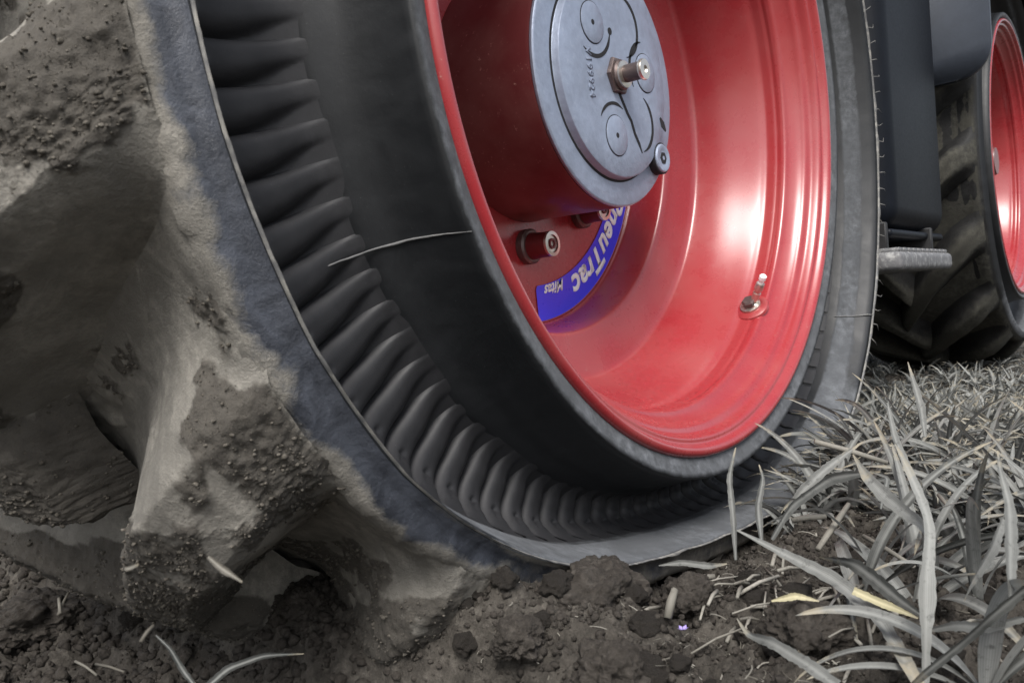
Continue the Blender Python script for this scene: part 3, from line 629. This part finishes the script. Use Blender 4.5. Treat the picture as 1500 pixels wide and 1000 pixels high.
# ------------------------------------------------------------------ the field
def ground_base(X, a):
    h = -1.165 + 0 * X
    h = h + .085 * np.exp(-(((X + .90) / .15) ** 2 + ((a - .02) / .16) ** 2))            # soil pushed up beside the tyre
    h = h - .15 * np.exp(-((a - .02) / .15) ** 2) * sst(-.95, -.6, X) * sst(.6, .2, X)
    h = h - (.28 - .13 * sst(-.15, -.4, a)) * sst(-.98, -1.16, X) * sst(.75, .30, a) * sst(-2.6, -1.7, X)             # hollow the lugs dig
    h = h - .02 * sst(.5, 1.6, X)
    h = h - .24 * sst(-.03, -.14, a) * sst(-1.25, -1.12, a) * sst(.75, .55, np.abs(X + .1))
    h = h - .06 * sst(-1.4, -2.0, X) + .0 * X
    return h
def ground_h(X, a, fine=True):
    P = np.stack([X * 3.1, a * 3.1, 0 * X], -1)
    big = fbm(P, 3, 80) * .035
    q = np.stack([X * 9 + .25 * noise(P * 3, 5), a * 9 + .25 * noise(P * 3, 6)], -1)
    cl = (.45 - cells(q, 3)) * .055 + (.45 - cells(q * 2.7 + 4.4, 4)) * .032
    f = fbm(P * 9, 5, 90, .6) * .026 + fbm(P * 40, 3, 95, .6) * .007
    return ground_base(X, a) + big + cl + f
def spaced(lo, hi, step, far, g=1.11):
    c = list(np.arange(lo, hi, step)); s = step; x = hi
    while x < far: c.append(x); s *= g; x += s
    c.append(far); s = step; x = lo - step; l = []
    while x > -far: l.append(x); s *= g; x -= s
    l.append(-far); return np.array(l[::-1] + c)
gx = spaced(-1.75, .35, .0075, 600, 1.07); ga = spaced(-1.6, .85, .0085, 600, 1.07)
GX, GA = np.meshgrid(gx, ga, indexing='ij'); GZ = ground_h(GX, GA)
V = np.stack([S * GX, -S * GA, HZ + S * GZ], -1).reshape(-1, 3)
tag(obj('ground', V, gridF(len(gx), len(ga), False, True), M['soil'], None, (0, 0, 0)), kind='structure')
def gz(X, a): return float(ground_h(np.array([float(X)]), np.array([float(a)]))[0])
def at(px, py, h):
    """ground-plane point (wheel units) seen at pixel px,py of the photograph, at height h"""
    d = cf + cr * ((px - 750) / FPX) + cu * ((500 - py) / FPX); c = Vector((-2.12355682, -0.99675021, -0.61782496)); t = (h - c.z) / d.z; p = c + d * t
    return p.x, -p.y

# ---- clods
def ico(sub, seed, amp, sq=(1, 1, 1), freq=1.6):
    bm = bmesh.new(); bmesh.ops.create_icosphere(bm, subdivisions=sub, radius=1)
    P = np.array([v.co[:] for v in bm.verts]); F = np.array([[v.index for v in f.verts] for f in bm.faces]); bm.free()
    Q = P * freq + seed * 7.7
    d = 1 + amp * fbm(Q, 3, 100 + seed) + (amp * .45 * fbm(Q * 3.3, 4, 120 + seed, .6) if sub > 2 else 0)
    return P * d[:, None] * np.array(sq), F
def clod(px, py, w, hgt, seed, label, sub=6, h=-1.13, sink=.3, dep=None):
    X, a = at(px, py, h); s = np.array([w, dep or w * .8, hgt]) * S
    V, F = ico(min(sub, 6), seed, .42, s); r = random.Random(seed).uniform(0, PI); c, n = math.cos(r * .3), math.sin(r * .3)
    V = np.c_[V[:, 0] * c - V[:, 1] * n, V[:, 0] * n + V[:, 1] * c, V[:, 2]]
    nz = fbm(V * 260 + seed, 3, 7, .6); V = V * (1 + .045 * nz[:, None])
    L = np.array(w2(X, a, gz(X, a) + hgt * (1 - sink)))
    tag(obj('soil_clod', V + L, F, M['clod'], None, (L[0], L[1], L[2] - hgt * S * .8)), label, 'clod', 'clods of soil beside the tyre')
clod(880, 880, .125, .062, 1, 'largest flat-topped soil clod, lying against the foot of the big tyre', h=-1.15, sink=.30, dep=.07)
clod(890, 940, .070, .052, 2, 'round soil clod just below the largest flat clod', h=-1.12, sink=.2)
clod(1010, 868, .05, .035, 3, 'small dark clod right of the largest flat clod', h=-1.12)
clod(620, 985, .06, .045, 4, 'crumbling soil clod at the foot of the lowest tread lug')
clod(1180, 925, .075, .045, 5, 'broad earth clod at the edge of the grass near the long drooping leaf')
clod(455, 985, .05, .035, 6, 'pale soil clod below the dark gap between the lugs', h=-1.3)
clod(60, 955, .11, .06, 7, 'low earth clod at the bottom left corner', h=-1.35)
clod(100, 905, .06, .04, 8, 'dark clod in the shade below the left lug', h=-1.35)
clod(760, 925, .05, .035, 9, 'small soil clod left of the round clod')
# smaller clods, still things
spots = []
rr_ = random.Random(5)
while len(spots) < 110:
    px, py = rr_.uniform(0, 1500), rr_.uniform(840, 1000)
    if px > 1000: py = rr_.uniform(620, 1000)
    X, a = at(px, py, -1.14)
    if px < 560: X, a = at(px, max(py, 880), -1.35)
    spots.append((X, a, rr_.uniform(.010, .030) * (1 if rr_.random() < .8 else 1.5)))
protos = []
for k in range(7):
    V, F = ico(4, 30 + k, .45, (1, .85, .7)); V = V * (1 + .06 * fbm(V * 9, 3, k)[:, None]); protos.append(mesh('soil_clod', V, F, M['clod']))
for i, (X, a, s_) in enumerate(spots):
    o = link('soil_clod', protos[i % 7], w2(X, a, gz(X, a) + s_ * .25)); o.scale = (s_ * S,) * 3; o.rotation_euler = (0, 0, rr_.uniform(0, 6))
    tag(o, 'small crumbly earth clod among the loose soil and stubble', 'clod', 'small clods scattered on the soil')
# crumbs: uncountable
def scatter(n, xr, ar, srange, seed, name, mat):
    g = np.random.default_rng(seed); P0, F0 = ico(1, 3, .35, (1, .8, .75))
    X = g.uniform(*xr, n); a = g.uniform(*ar, n); Z = ground_h(X, a); s_ = srange[0] + (srange[1] - srange[0]) * g.random(n) ** 3.2
    ang = g.uniform(0, 6.28, n); tl = g.uniform(-.8, .8, n)
    V = np.repeat(P0[None], n, 0) * (1 + .24 * g.standard_normal((n, len(P0), 1)))
    c, sn = np.cos(ang)[:, None], np.sin(ang)[:, None]; x, y, z = V[..., 0], V[..., 1], V[..., 2]
    x, y = x * c - y * sn, x * sn + y * c; c, sn = np.cos(tl)[:, None], np.sin(tl)[:, None]; x, z = x * c - z * sn, x * sn + z * c
    V = np.stack([x, y, z], -1) * (s_ * S)[:, None, None]
    L = np.stack([S * X, -S * a, HZ + S * (Z + s_ * .3)], -1); V = V + L[:, None]
    F = (F0[None] + (np.arange(n) * len(P0))[:, None, None]).reshape(-1, 3)
    tag(obj(name, V.reshape(-1, 3), F, mat, None, (0, 0, HZ - S * 1.15), smooth=False), 'loose crumbs of dry soil covering the ground around the tyre', 'soil', kind='stuff')
scatter(26000, (-1.7, .5), (-.12, .8), (.0016, .0095), 1, 'soil_crumbs', M['clod'])
scatter(15000, (-1.75, -.55), (-1.9, -.1), (.003, .018), 5, 'soil_crumbs', M['clod'])
scatter(9000, (.2, 3.5), (-.5, .9), (.003, .016), 2, 'soil_crumbs', M['clod'])

# ---- leaves and straw
class Rib(np.ndarray):
    def __new__(cls, r, ac, al): o = np.asarray(r, float).view(cls); o.ac = ac; o.al = al; return o
def ribbon(path, width, n_across=3, fold=.25, twist=0, tw0=0, side=None):
    """path (n,3) world, width (n) -> verts, faces, tone, rib; V-folded blade"""
    n = len(path); t = np.gradient(path, axis=0); t /= np.linalg.norm(t, axis=1)[:, None] + 1e-9
    up = np.array([0, 0, 1.0]) if side is None else np.asarray(side, float)
    x = np.cross(t, up); x /= np.linalg.norm(x, axis=1)[:, None] + 1e-6
    for i in range(1, n):                                   # keep the frame continuous
        if x[i] @ x[i - 1] < 0: x[i] = -x[i]
    y = np.cross(x, t); ang = tw0 + np.linspace(0, twist, n)
    xx = x * np.cos(ang)[:, None] + y * np.sin(ang)[:, None]; yy = -x * np.sin(ang)[:, None] + y * np.cos(ang)[:, None]
    k = np.linspace(-1, 1, n_across)
    V = path[:, None] + xx[:, None] * (k[None, :, None] * width[:, None, None] * .5) + yy[:, None] * (np.abs(k)[None, :, None] * width[:, None, None] * .5 * fold)
    rib = np.broadcast_to((np.abs(k) < .1)[None], (n, n_across)).astype(float)
    return V.reshape(-1, 3), gridF(n, n_across), Rib(rib.ravel(), np.broadcast_to(k[None], (n, n_across)).ravel(), np.broadcast_to(np.linspace(0, 1, n)[:, None], (n, n_across)).ravel())
def leaf_path(base, az, length, lean, droop, n, g=None):
    """blade that rises then arches over"""
    s = np.linspace(0, 1, n); el = (PI / 2 - lean) - droop * s ** 1.3
    el = el + 0
    dx = np.cos(el); dz = np.sin(el); st = length / (n - 1)
    h = np.r_[0, np.cumsum((dx[1:] + dx[:-1]) / 2)] * st; z = np.r_[0, np.cumsum((dz[1:] + dz[:-1]) / 2)] * st
    sway = 0 if g is None else g.uniform(-.35, .35) * length * s ** 2
    return np.stack([base[0] + h * np.cos(az) - sway * np.sin(az), base[1] + h * np.sin(az) + sway * np.cos(az), base[2] + z], -1)
def wprof(n, w): s = np.linspace(0, 1, n); return w * np.minimum(1, .45 + 2.2 * s) * np.clip(1 - s, 0, 1) ** .62 + .0003
def plant_leaves(X, a, g, k, lmin, lmax, n, across):
    out = []; b = np.array(w2(X, a, gz(X, a) - .01)); q_ = 1 - .42 * float(sst(.6, 2.2, X)); lmin, lmax = lmin * q_, lmax * q_
    for i in range(k):
        az = g.uniform(0, 2 * PI); L = g.uniform(lmin, lmax); p = leaf_path(b + np.array([g.uniform(-.004, .004), g.uniform(-.004, .004), 0]), az, L, g.uniform(.15, 1.05), g.uniform(.3, 1.9), n, g)
        floor = b[2] + .006; p[:, 2] = np.where(p[:, 2] < floor, floor + .004 * np.sin(np.arange(n)), p[:, 2])
        w = g.uniform(.009, .017) * (L / .14) ** .4
        V, F, rib = ribbon(p, wprof(n, w), across, g.uniform(.15, .5), g.uniform(-1.6, 1.6), g.uniform(-.5, .5))
        out.append((V, F, rib, g.uniform(0, 1)))
    return out
def outside_tyre(X, a): return a > (.17 if X < .5 else .09) or X > 1.25 or X < -1.9
def density(X, a): return sst(-.12, .75, X + 1.2 * a) * (1 if outside_tyre(X, a) else 0) * sst(.13, .24, math.hypot((X + .2) * .7, a - .33))
def visible(X, a, z=-1.1, m=120):
    v = Vector((X, -a, z)) - Vector((-2.12355682, -0.99675021, -0.61782496)); d = v @ cf
    if d < .25: return False
    px, py = 750 + FPX * (v @ cr) / d, 500 - FPX * (v @ cu) / d
    return -m < px < 1500 + m and -m < py < 1000 + m * 2.2
g = np.random.default_rng(11)
cand = []
while len(cand) < 330:
    X = g.uniform(-1.2, 3.4); a = g.uniform(-.6, 1.4)
    if visible(X, a) and g.random() < float(density(X, a)):
        d = math.hypot(X + 2.12, a - .997)
        if d > .75: cand.append((d, X, a))
cand.sort(); HERO = []
PL = 'cereal plants growing beside the tractor'
where = ['nearest the camera at the lower right', 'in the lower right grass', 'in the grass right of the bare soil', 'beside the right foot of the big tyre']
for i, (d, X, a) in enumerate(cand[:300]):
    b = w2(X, a, gz(X, a))
    if i < 46:
        root = empty('cereal_plant', b); nl = 4 + int(g.random() * 3)
        for V, F, rib, tone in plant_leaves(X, a, g, nl, .10, .20, 22, 5):
            obj('leaf', V, F, M['leaf'], root, b, attrs={'tone': np.full(len(V), tone), 'rib': rib, 'across': rib.ac, 'along': rib.al})
        HERO.append((root, X, a, nl))
    else:
        Vs, Fs, rs, ts, ac_, al_, n0 = [], [], [], [], [], [], 0
        for V, F, rib, tone in plant_leaves(X, a, g, 5 + int(g.random() * 4), .07, .16, 12, 3):
            Vs.append(V); Fs.append(F + n0); rs.append(np.asarray(rib)); ac_.append(rib.ac); al_.append(rib.al); ts.append(np.full(len(V), tone)); n0 += len(V)
        o = obj('cereal_plant', np.vstack(Vs), np.vstack(Fs), M['leaf'], None, b, attrs={'tone': np.concatenate(ts), 'rib': np.concatenate(rs), 'across': np.concatenate(ac_), 'along': np.concatenate(al_)})
        tag(o, 'small cereal plant in the dense grass between the big tyre and the front wheel', 'plant', 'cereal plants in the dense grass further back')
HERO.sort(key=lambda q: ((Vector((q[1], -q[2], -1.1)) - Vector((-2.1236, -.9968, -.6178))).normalized() @ cr))
def ordinal(i): return str(i) + ('th' if 10 <= i % 100 <= 20 else {1: 'st', 2: 'nd', 3: 'rd'}.get(i % 10, 'th'))
for i, (q, X, a, nl) in enumerate(HERO):
    tag(q, '%s cereal plant with %s broad leaves, %s from left among the large near plants' % ('low' if X > -.3 else 'tall', {4: 'four', 5: 'five', 6: 'six'}[nl], ordinal(i + 1)), 'plant', PL)
# the rest of the crop, uncountable
Vs, Fs, rs, ts, ac_, al_, n0 = [], [], [], [], [], [], 0; cnt = 0
while cnt < 2300:
    X = g.uniform(-.1, 2.6) if cnt < 1000 else g.uniform(.3, 9) if cnt < 2050 else g.uniform(9, 40); a = g.uniform(-2.2 if X > 1.3 else .1, 2.2 + X * .6)
    if not visible(X, a) or g.random() > float(density(X, a)) * (1 if X < 5 else .8): continue
    cnt += 1
    for V, F, rib, tone in plant_leaves(X, a, g, 6, .05, .13, 7, 2 if X > 4 else 3):
        Vs.append(V); Fs.append(F + n0); rs.append(np.asarray(rib)); ac_.append(rib.ac); al_.append(rib.al); ts.append(np.full(len(V), tone)); n0 += len(V)
tag(obj('crop_grass', np.vstack(Vs), np.vstack(Fs), M['leaf'], None, w2(2, .2, -1.15), attrs={'tone': np.concatenate(ts), 'rib': np.concatenate(rs), 'across': np.concatenate(ac_), 'along': np.concatenate(al_)}), 'dense young cereal crop spreading away under the tractor', 'grass', kind='stuff')

# prominent leaves: path through pixels at given distance from the camera (wheel units)
CP = Vector((-2.12355682, -0.99675021, -0.61782496))
def ray(px, py, d):
    v = cf + cr * ((px - 750) / FPX) + cu * ((500 - py) / FPX); p = CP + v * d; return np.array(w2(p.x, -p.y, p.z))
def blade(name, pts, widths, label, cat, mat='leaf', n=36, twist=0, tw0=0, fold=.3, tone=.7, group=None):
    if pts[0][0] > 1060: pts = [(p[0], p[1], p[2] * .86) for p in pts]
    tone = tone * .8 - .08
    P = np.array([ray(*p) for p in pts]); L = np.r_[0, np.cumsum(np.linalg.norm(np.diff(P, axis=0), axis=1))]; L /= L[-1]
    s = np.linspace(0, 1, n); q = np.stack([np.interp(s, L, P[:, k]) for k in range(3)], -1)
    for _ in range(5): q[1:-1] = (q[:-2] + 2 * q[1:-1] + q[2:]) / 4
    dm = np.mean([p[2] for p in pts]); w = .84 * np.interp(s, np.linspace(0, 1, len(widths)), widths) / FPX * dm * S
    WV = .002 * float(np.linalg.norm(q[-1] - q[0])); rb_ = random.Random(len(label) + int(pts[0][0])); w = w * (.86 + .10 * np.array([math.sin(6 * x + rb_.random() * 6) for x in s]))
    q = q + np.array([[WV * math.sin(7 * x + 2), WV * math.sin(8 * x), WV * math.sin(9 * x + 1)] for x in s])
    V, F, rib = ribbon(q, w, 5, fold, twist, tw0, side=tuple(-(cf + cu * -.2)))
    for _ in range(1): pass
    # ribbon's width axis lies across the line of sight, then turned by tw0/twist
    b = q[0]; root = empty(name, tuple(b)) if False else None
    o = obj(name, V, F, M[mat], None, b, attrs={'tone': np.full(len(V), tone), 'rib': rib, 'across': rib.ac, 'along': rib.al}); return tag(o, label, cat, group)
blade('leaf_blade', [(1075, 775, 1.75), (1150, 812, 1.68), (1220, 845, 1.60), (1285, 905, 1.45), (1330, 975, 1.32), (1350, 1010, 1.28)], [4, 20, 34, 36, 30, 22], 'long pale leaf arching from the tyre foot down to the bottom edge', 'leaf', tw0=.35, twist=-.5, tone=.85)
blade('leaf_blade', [(1355, 1005, 1.30), (1357, 930, 1.30), (1357, 850, 1.32), (1362, 770, 1.36), (1350, 735, 1.40), (1325, 675, 1.46), (1312, 650, 1.5)], [14, 20, 38, 20, 22, 16, 3], 'tall upright pale leaf with a narrow waist in the right foreground', 'leaf', tw0=-.2, twist=.5, tone=.95)
blade('leaf_blade', [(1362, 790, 1.36), (1345, 765, 1.42), (1300, 730, 1.5), (1270, 700, 1.56), (1250, 665, 1.62)], [10, 24, 30, 22, 2], 'broad pale leaf crossing behind the tall upright leaf', 'leaf', tw0=.3, twist=.4, tone=.8)
blade('leaf_blade', [(1225, 1005, 1.22), (1180, 970, 1.28), (1130, 940, 1.35), (1095, 930, 1.4), (1080, 905, 1.42)], [24, 26, 24, 20, 2], 'drooping grey leaf reaching left over bare soil at the bottom', 'leaf', tw0=-.3, twist=.8, tone=.75)
blade('leaf_blade', [(1355, 905, 1.45), (1320, 880, 1.5), (1285, 850, 1.55), (1250, 825, 1.62), (1200, 815, 1.7)], [6, 26, 30, 22, 3], 'dark broad leaf lying behind the long pale leaf', 'leaf', tw0=.5, twist=.2, tone=.25)
blade('leaf_blade', [(1480, 880, 1.15), (1480, 800, 1.2), (1478, 740, 1.25), (1465, 690, 1.3), (1462, 660, 1.34)], [12, 30, 26, 14, 3], 'upright pale leaf near the right edge', 'leaf', tw0=-.3, twist=.7, tone=.85)
blade('leaf_blade', [(1470, 760, 1.35), (1455, 800, 1.32), (1425, 850, 1.3), (1412, 880, 1.3)], [16, 30, 24, 3], 'short pale leaf slanting down left of the right-edge leaf', 'leaf', tw0=.3, twist=.4, tone=.7)
blade('leaf_blade', [(1505, 860, 1.1), (1450, 905, 1.12), (1410, 940, 1.15), (1350, 990, 1.18), (1330, 1010, 1.2)], [26, 26, 22, 18, 16], 'grey leaf sweeping from the right edge to the bottom edge', 'leaf', tw0=.4, twist=-.3, tone=.5)
blade('leaf_blade', [(1500, 905, 1.25), (1450, 918, 1.28), (1400, 915, 1.32), (1350, 925, 1.36)], [14, 22, 22, 4], 'horizontal grey leaf low in the right foreground', 'leaf', tw0=.2, tone=.6)
blade('leaf_blade', [(1355, 640, 2.2), (1350, 600, 2.25), (1338, 560, 2.3), (1330, 530, 2.35)], [6, 18, 12, 2], 'upright pale leaf above the other grass in front of the front wheel', 'leaf', tone=.95)
blade('leaf_blade', [(1300, 590, 2.0), (1310, 640, 1.95), (1330, 690, 1.9), (1345, 720, 1.85)], [4, 18, 18, 6], 'pale leaf leaning left beneath the front wheel', 'leaf', tw0=.2, tone=.85)
blade('leaf_blade', [(1078, 820, 1.72), (1075, 760, 1.74), (1068, 700, 1.78), (1078, 655, 1.82)], [6, 12, 12, 2], 'thin upright leaf against the red rim and tyre foot', 'leaf', tone=.55, tw0=.5)
blade('leaf_blade', [(1115, 790, 1.75), (1110, 740, 1.78), (1118, 700, 1.8), (1112, 680, 1.82)], [8, 16, 12, 2], 'short upright leaf in front of the tyre foot', 'leaf', tone=.5)
blade('leaf_blade', [(1150, 760, 1.9), (1175, 720, 1.9), (1205, 690, 1.9), (1260, 650, 1.9)], [12, 22, 18, 3], 'grey leaf leaning right across the lower edge of the big tyre', 'leaf', tone=.6, tw0=.3)
blade('leaf_blade', [(1130, 790, 1.82), (1160, 740, 1.85), (1215, 700, 1.9), (1290, 690, 1.95)], [10, 20, 24, 3], 'broad grey leaf arching right from the tyre foot', 'leaf', tone=.55, tw0=-.4)
blade('leaf_blade', [(965, 828, 1.78), (1000, 823, 1.77), (1040, 829, 1.76), (1065, 825, 1.76)], [2, 12, 14, 3], 'pale bluish leaf lying flat against the base of the big tyre', 'leaf', tone=.8)
blade('leaf_blade', [(300, 1010, 1.38), (335, 978, 1.40), (385, 960, 1.42), (445, 957, 1.45)], [18, 15, 10, 2], 'pale curved leaf in the dark gap below the lugs', 'leaf', tone=-.2, tw0=.3)  # low tone puts the shade under the tyre into the leaf colour
blade('leaf_blade', [(228, 930, 1.2), (250, 950, 1.2), (270, 985, 1.2), (290, 1010, 1.18)], [3, 10, 12, 8], 'pale folded leaf below the foremost lug', 'leaf', tone=-.1, tw0=.4)  # leaf colour darkened to stand for shade beneath the lug
blade('leaf_blade', [(150+1165-25, 745, 1.7), (1300, 700, 1.75), (1275, 690, 1.8)], [4, 12, 2], 'small pale leaf curling above the bare patch', 'leaf', tone=.7)
blade('leaf_blade', [(1130, 880, 1.5), (1165, 872, 1.52), (1200, 880, 1.5)], [4, 16, 3], 'yellowed dry leaf at the edge of the straw heap', 'leaf', 'yellow', tone=.6)
blade('leaf_blade', [(1250, 865, 1.5), (1285, 880, 1.47), (1345, 905, 1.42)], [16, 18, 3], 'yellowed leaf crossing behind the long pale leaf', 'leaf', 'yellow', tone=.6)
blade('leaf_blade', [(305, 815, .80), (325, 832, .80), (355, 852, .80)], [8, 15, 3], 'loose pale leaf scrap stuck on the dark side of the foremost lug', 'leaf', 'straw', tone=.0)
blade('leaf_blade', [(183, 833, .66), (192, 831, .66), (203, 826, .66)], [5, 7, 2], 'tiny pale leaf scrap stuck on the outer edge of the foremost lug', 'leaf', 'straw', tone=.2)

# straw stalks: single things
def stalk(p, q, w, tone=.6, label=None, mat='straw', grp='straw stalks lying on the soil'):
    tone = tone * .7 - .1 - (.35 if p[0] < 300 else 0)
    P = np.array([ray(*p), (ray(*p) + ray(*q)) / 2 + np.array([0, 0, .001]), ray(*q)]); r = w / FPX * (p[2] + q[2]) / 2 * S / 2
    v, f = tube([tuple(x) for x in P], [r, r, r * .85], 7); v = np.array(v)
    k = np.clip(fbm(v * 300, 2, 5), -1, 1) * r * .3; v = v + k[:, None]
    tag(obj('straw_stalk', v, f, M['straw'], None, P[0], attrs={'tone': np.full(len(v), tone), 'rib': np.zeros(len(v))}), label or 'short dry straw stalk lying on the loose soil', 'straw', grp)
stalk((1193, 646, 1.95), (1300, 678, 1.93), 8, .9, 'long pale straw lying across the right foot of the big tyre')
stalk((1198, 805, 1.6), (1243, 738, 1.68), 9, .8, 'upright split straw stub in the bare patch')
stalk((1160, 762, 1.7), (1210, 756, 1.7), 8, .8, 'short straw piece by the tyre foot left of the split stub')
stalk((978, 905, 1.42), (988, 862, 1.44), 13, .5, 'thick broken stem standing in soil below the tyre')
stalk((1020, 848, 1.55), (1047, 844, 1.55), 9, .7, 'pale straw bit against the tyre base')
stalk((1195, 985, 1.28), (1290, 955, 1.33), 10, .7, 'straw lying level at the bottom beside the drooping leaf')
stalk((1375, 725, 1.7), (1405, 763, 1.62), 6, .9, 'thin bright straw right of the tall upright leaf')
stalk((1265, 785, 1.6), (1340, 830, 1.5), 7, .4, 'dark straw slanting through the bare patch')
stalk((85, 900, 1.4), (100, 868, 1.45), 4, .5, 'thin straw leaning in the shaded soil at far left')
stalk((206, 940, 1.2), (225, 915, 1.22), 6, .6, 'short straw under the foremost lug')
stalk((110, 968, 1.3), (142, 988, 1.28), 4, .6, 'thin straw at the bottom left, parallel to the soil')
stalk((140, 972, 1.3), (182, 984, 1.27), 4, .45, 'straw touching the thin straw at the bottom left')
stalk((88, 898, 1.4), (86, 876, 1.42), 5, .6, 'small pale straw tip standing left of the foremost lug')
gs = np.random.default_rng(31)
for k in range(95):
    if k < 62: px, py = gs.normal(1150, 70), gs.normal(868, 22)
    else: px, py = gs.uniform(900, 1500), gs.uniform(600, 960)
    if px < 1180 and py < 850: continue
    X, a = at(px, py, -1.12)
    if not outside_tyre(X, a): a = .12
    z = gz(X, a) + gs.uniform(.006, .03); L = gs.uniform(.03, .12); t = gs.uniform(-.9, .9) + (PI if gs.random() < .5 else 0); dz = gs.uniform(-.25, .25) * L
    p = [w2(X, a, z), w2(X + L * math.cos(t) * .5, a - L * math.sin(t) * .5, z + dz * .5 + .004), w2(X + L * math.cos(t), a - L * math.sin(t), z + dz)]
    r = gs.uniform(.0007, .0019); v, f = tube(p, [r, r, r * .8], 6)
    o = obj('straw_stalk', v, f, M['straw'], None, p[0], attrs={'tone': np.full(len(v), gs.uniform(.2, 1)), 'rib': np.zeros(len(v))})
    if k < 62: tag(o, 'dry straw piece in the loose straw heap at the foot of the tyre', 'straw', 'straw heap at the tyre foot')
    else: tag(o, 'short dry straw piece among the grass', 'straw', 'straw pieces among the grass')
# fine roots and chaff: uncountable
n = 5200; gf = np.random.default_rng(41); X = gf.uniform(-1.7, 1.4, n); a = gf.uniform(.02, .85, n); Z = ground_h(X, a)
L = gf.uniform(.008, .05, n) * gf.random(n) ** .5; az = gf.uniform(0, 6.28, n); el = gf.uniform(-.1, .9, n); w = gf.uniform(.0004, .0014, n)
s = np.array([0, .35, .7, 1.0]); P = np.zeros((n, 4, 3)); bend = gf.uniform(-1.2, 1.2, n)
for j, sj in enumerate(s):
    P[:, j, 0] = S * (X + L * sj * np.cos(az + bend * sj) * np.cos(el)); P[:, j, 1] = -S * (a + L * sj * np.sin(az + bend * sj) * np.cos(el)); P[:, j, 2] = HZ + S * (Z + .004 + L * np.sin(el) * (sj - .55 * sj * sj))
wx = -np.sin(az)[:, None] * w[:, None] * S; wy = np.cos(az)[:, None] * w[:, None] * S; off = np.stack([wx + 0 * P[:, :, 0], wy + 0 * P[:, :, 0], .35 * w[:, None] * S + 0 * P[:, :, 0]], -1)
V = np.stack([P - off, P + off], 2).reshape(-1, 3); b0 = (np.arange(n) * 8)[:, None, None]
F = (b0 + np.array([[0, 1, 3, 2], [2, 3, 5, 4], [4, 5, 7, 6]])[None]).reshape(-1, 4)
tag(obj('root_fibres', V, F, M['straw'], None, (0, 0, HZ - 1.15 * S), attrs={'tone': np.repeat(gf.uniform(-.6, .5, n), 8), 'rib': np.zeros(n * 8)}), 'fine roots and chaff sticking out of the loose soil', 'roots', kind='stuff')
# violet petal
X, a = at(1000, 915, -1.13); b = np.array(w2(X, a, gz(X, a) + .018)); V, F = [], []
for k in range(5):
    t = k * 1.256; d = np.array([math.cos(t), math.sin(t) * .8, .5]); n_ = np.array([-math.sin(t), math.cos(t), 0]); m = len(V)
    V += [b, b + d * .0035 + n_ * .0018, b + d * .006, b + d * .0035 - n_ * .0018]; F.append((m, m + 1, m + 2, m + 3))
tag(obj('violet_flower', V, F, M['petal'], None, b), 'tiny violet flower lying on bare soil beside the broken stem', 'flower')
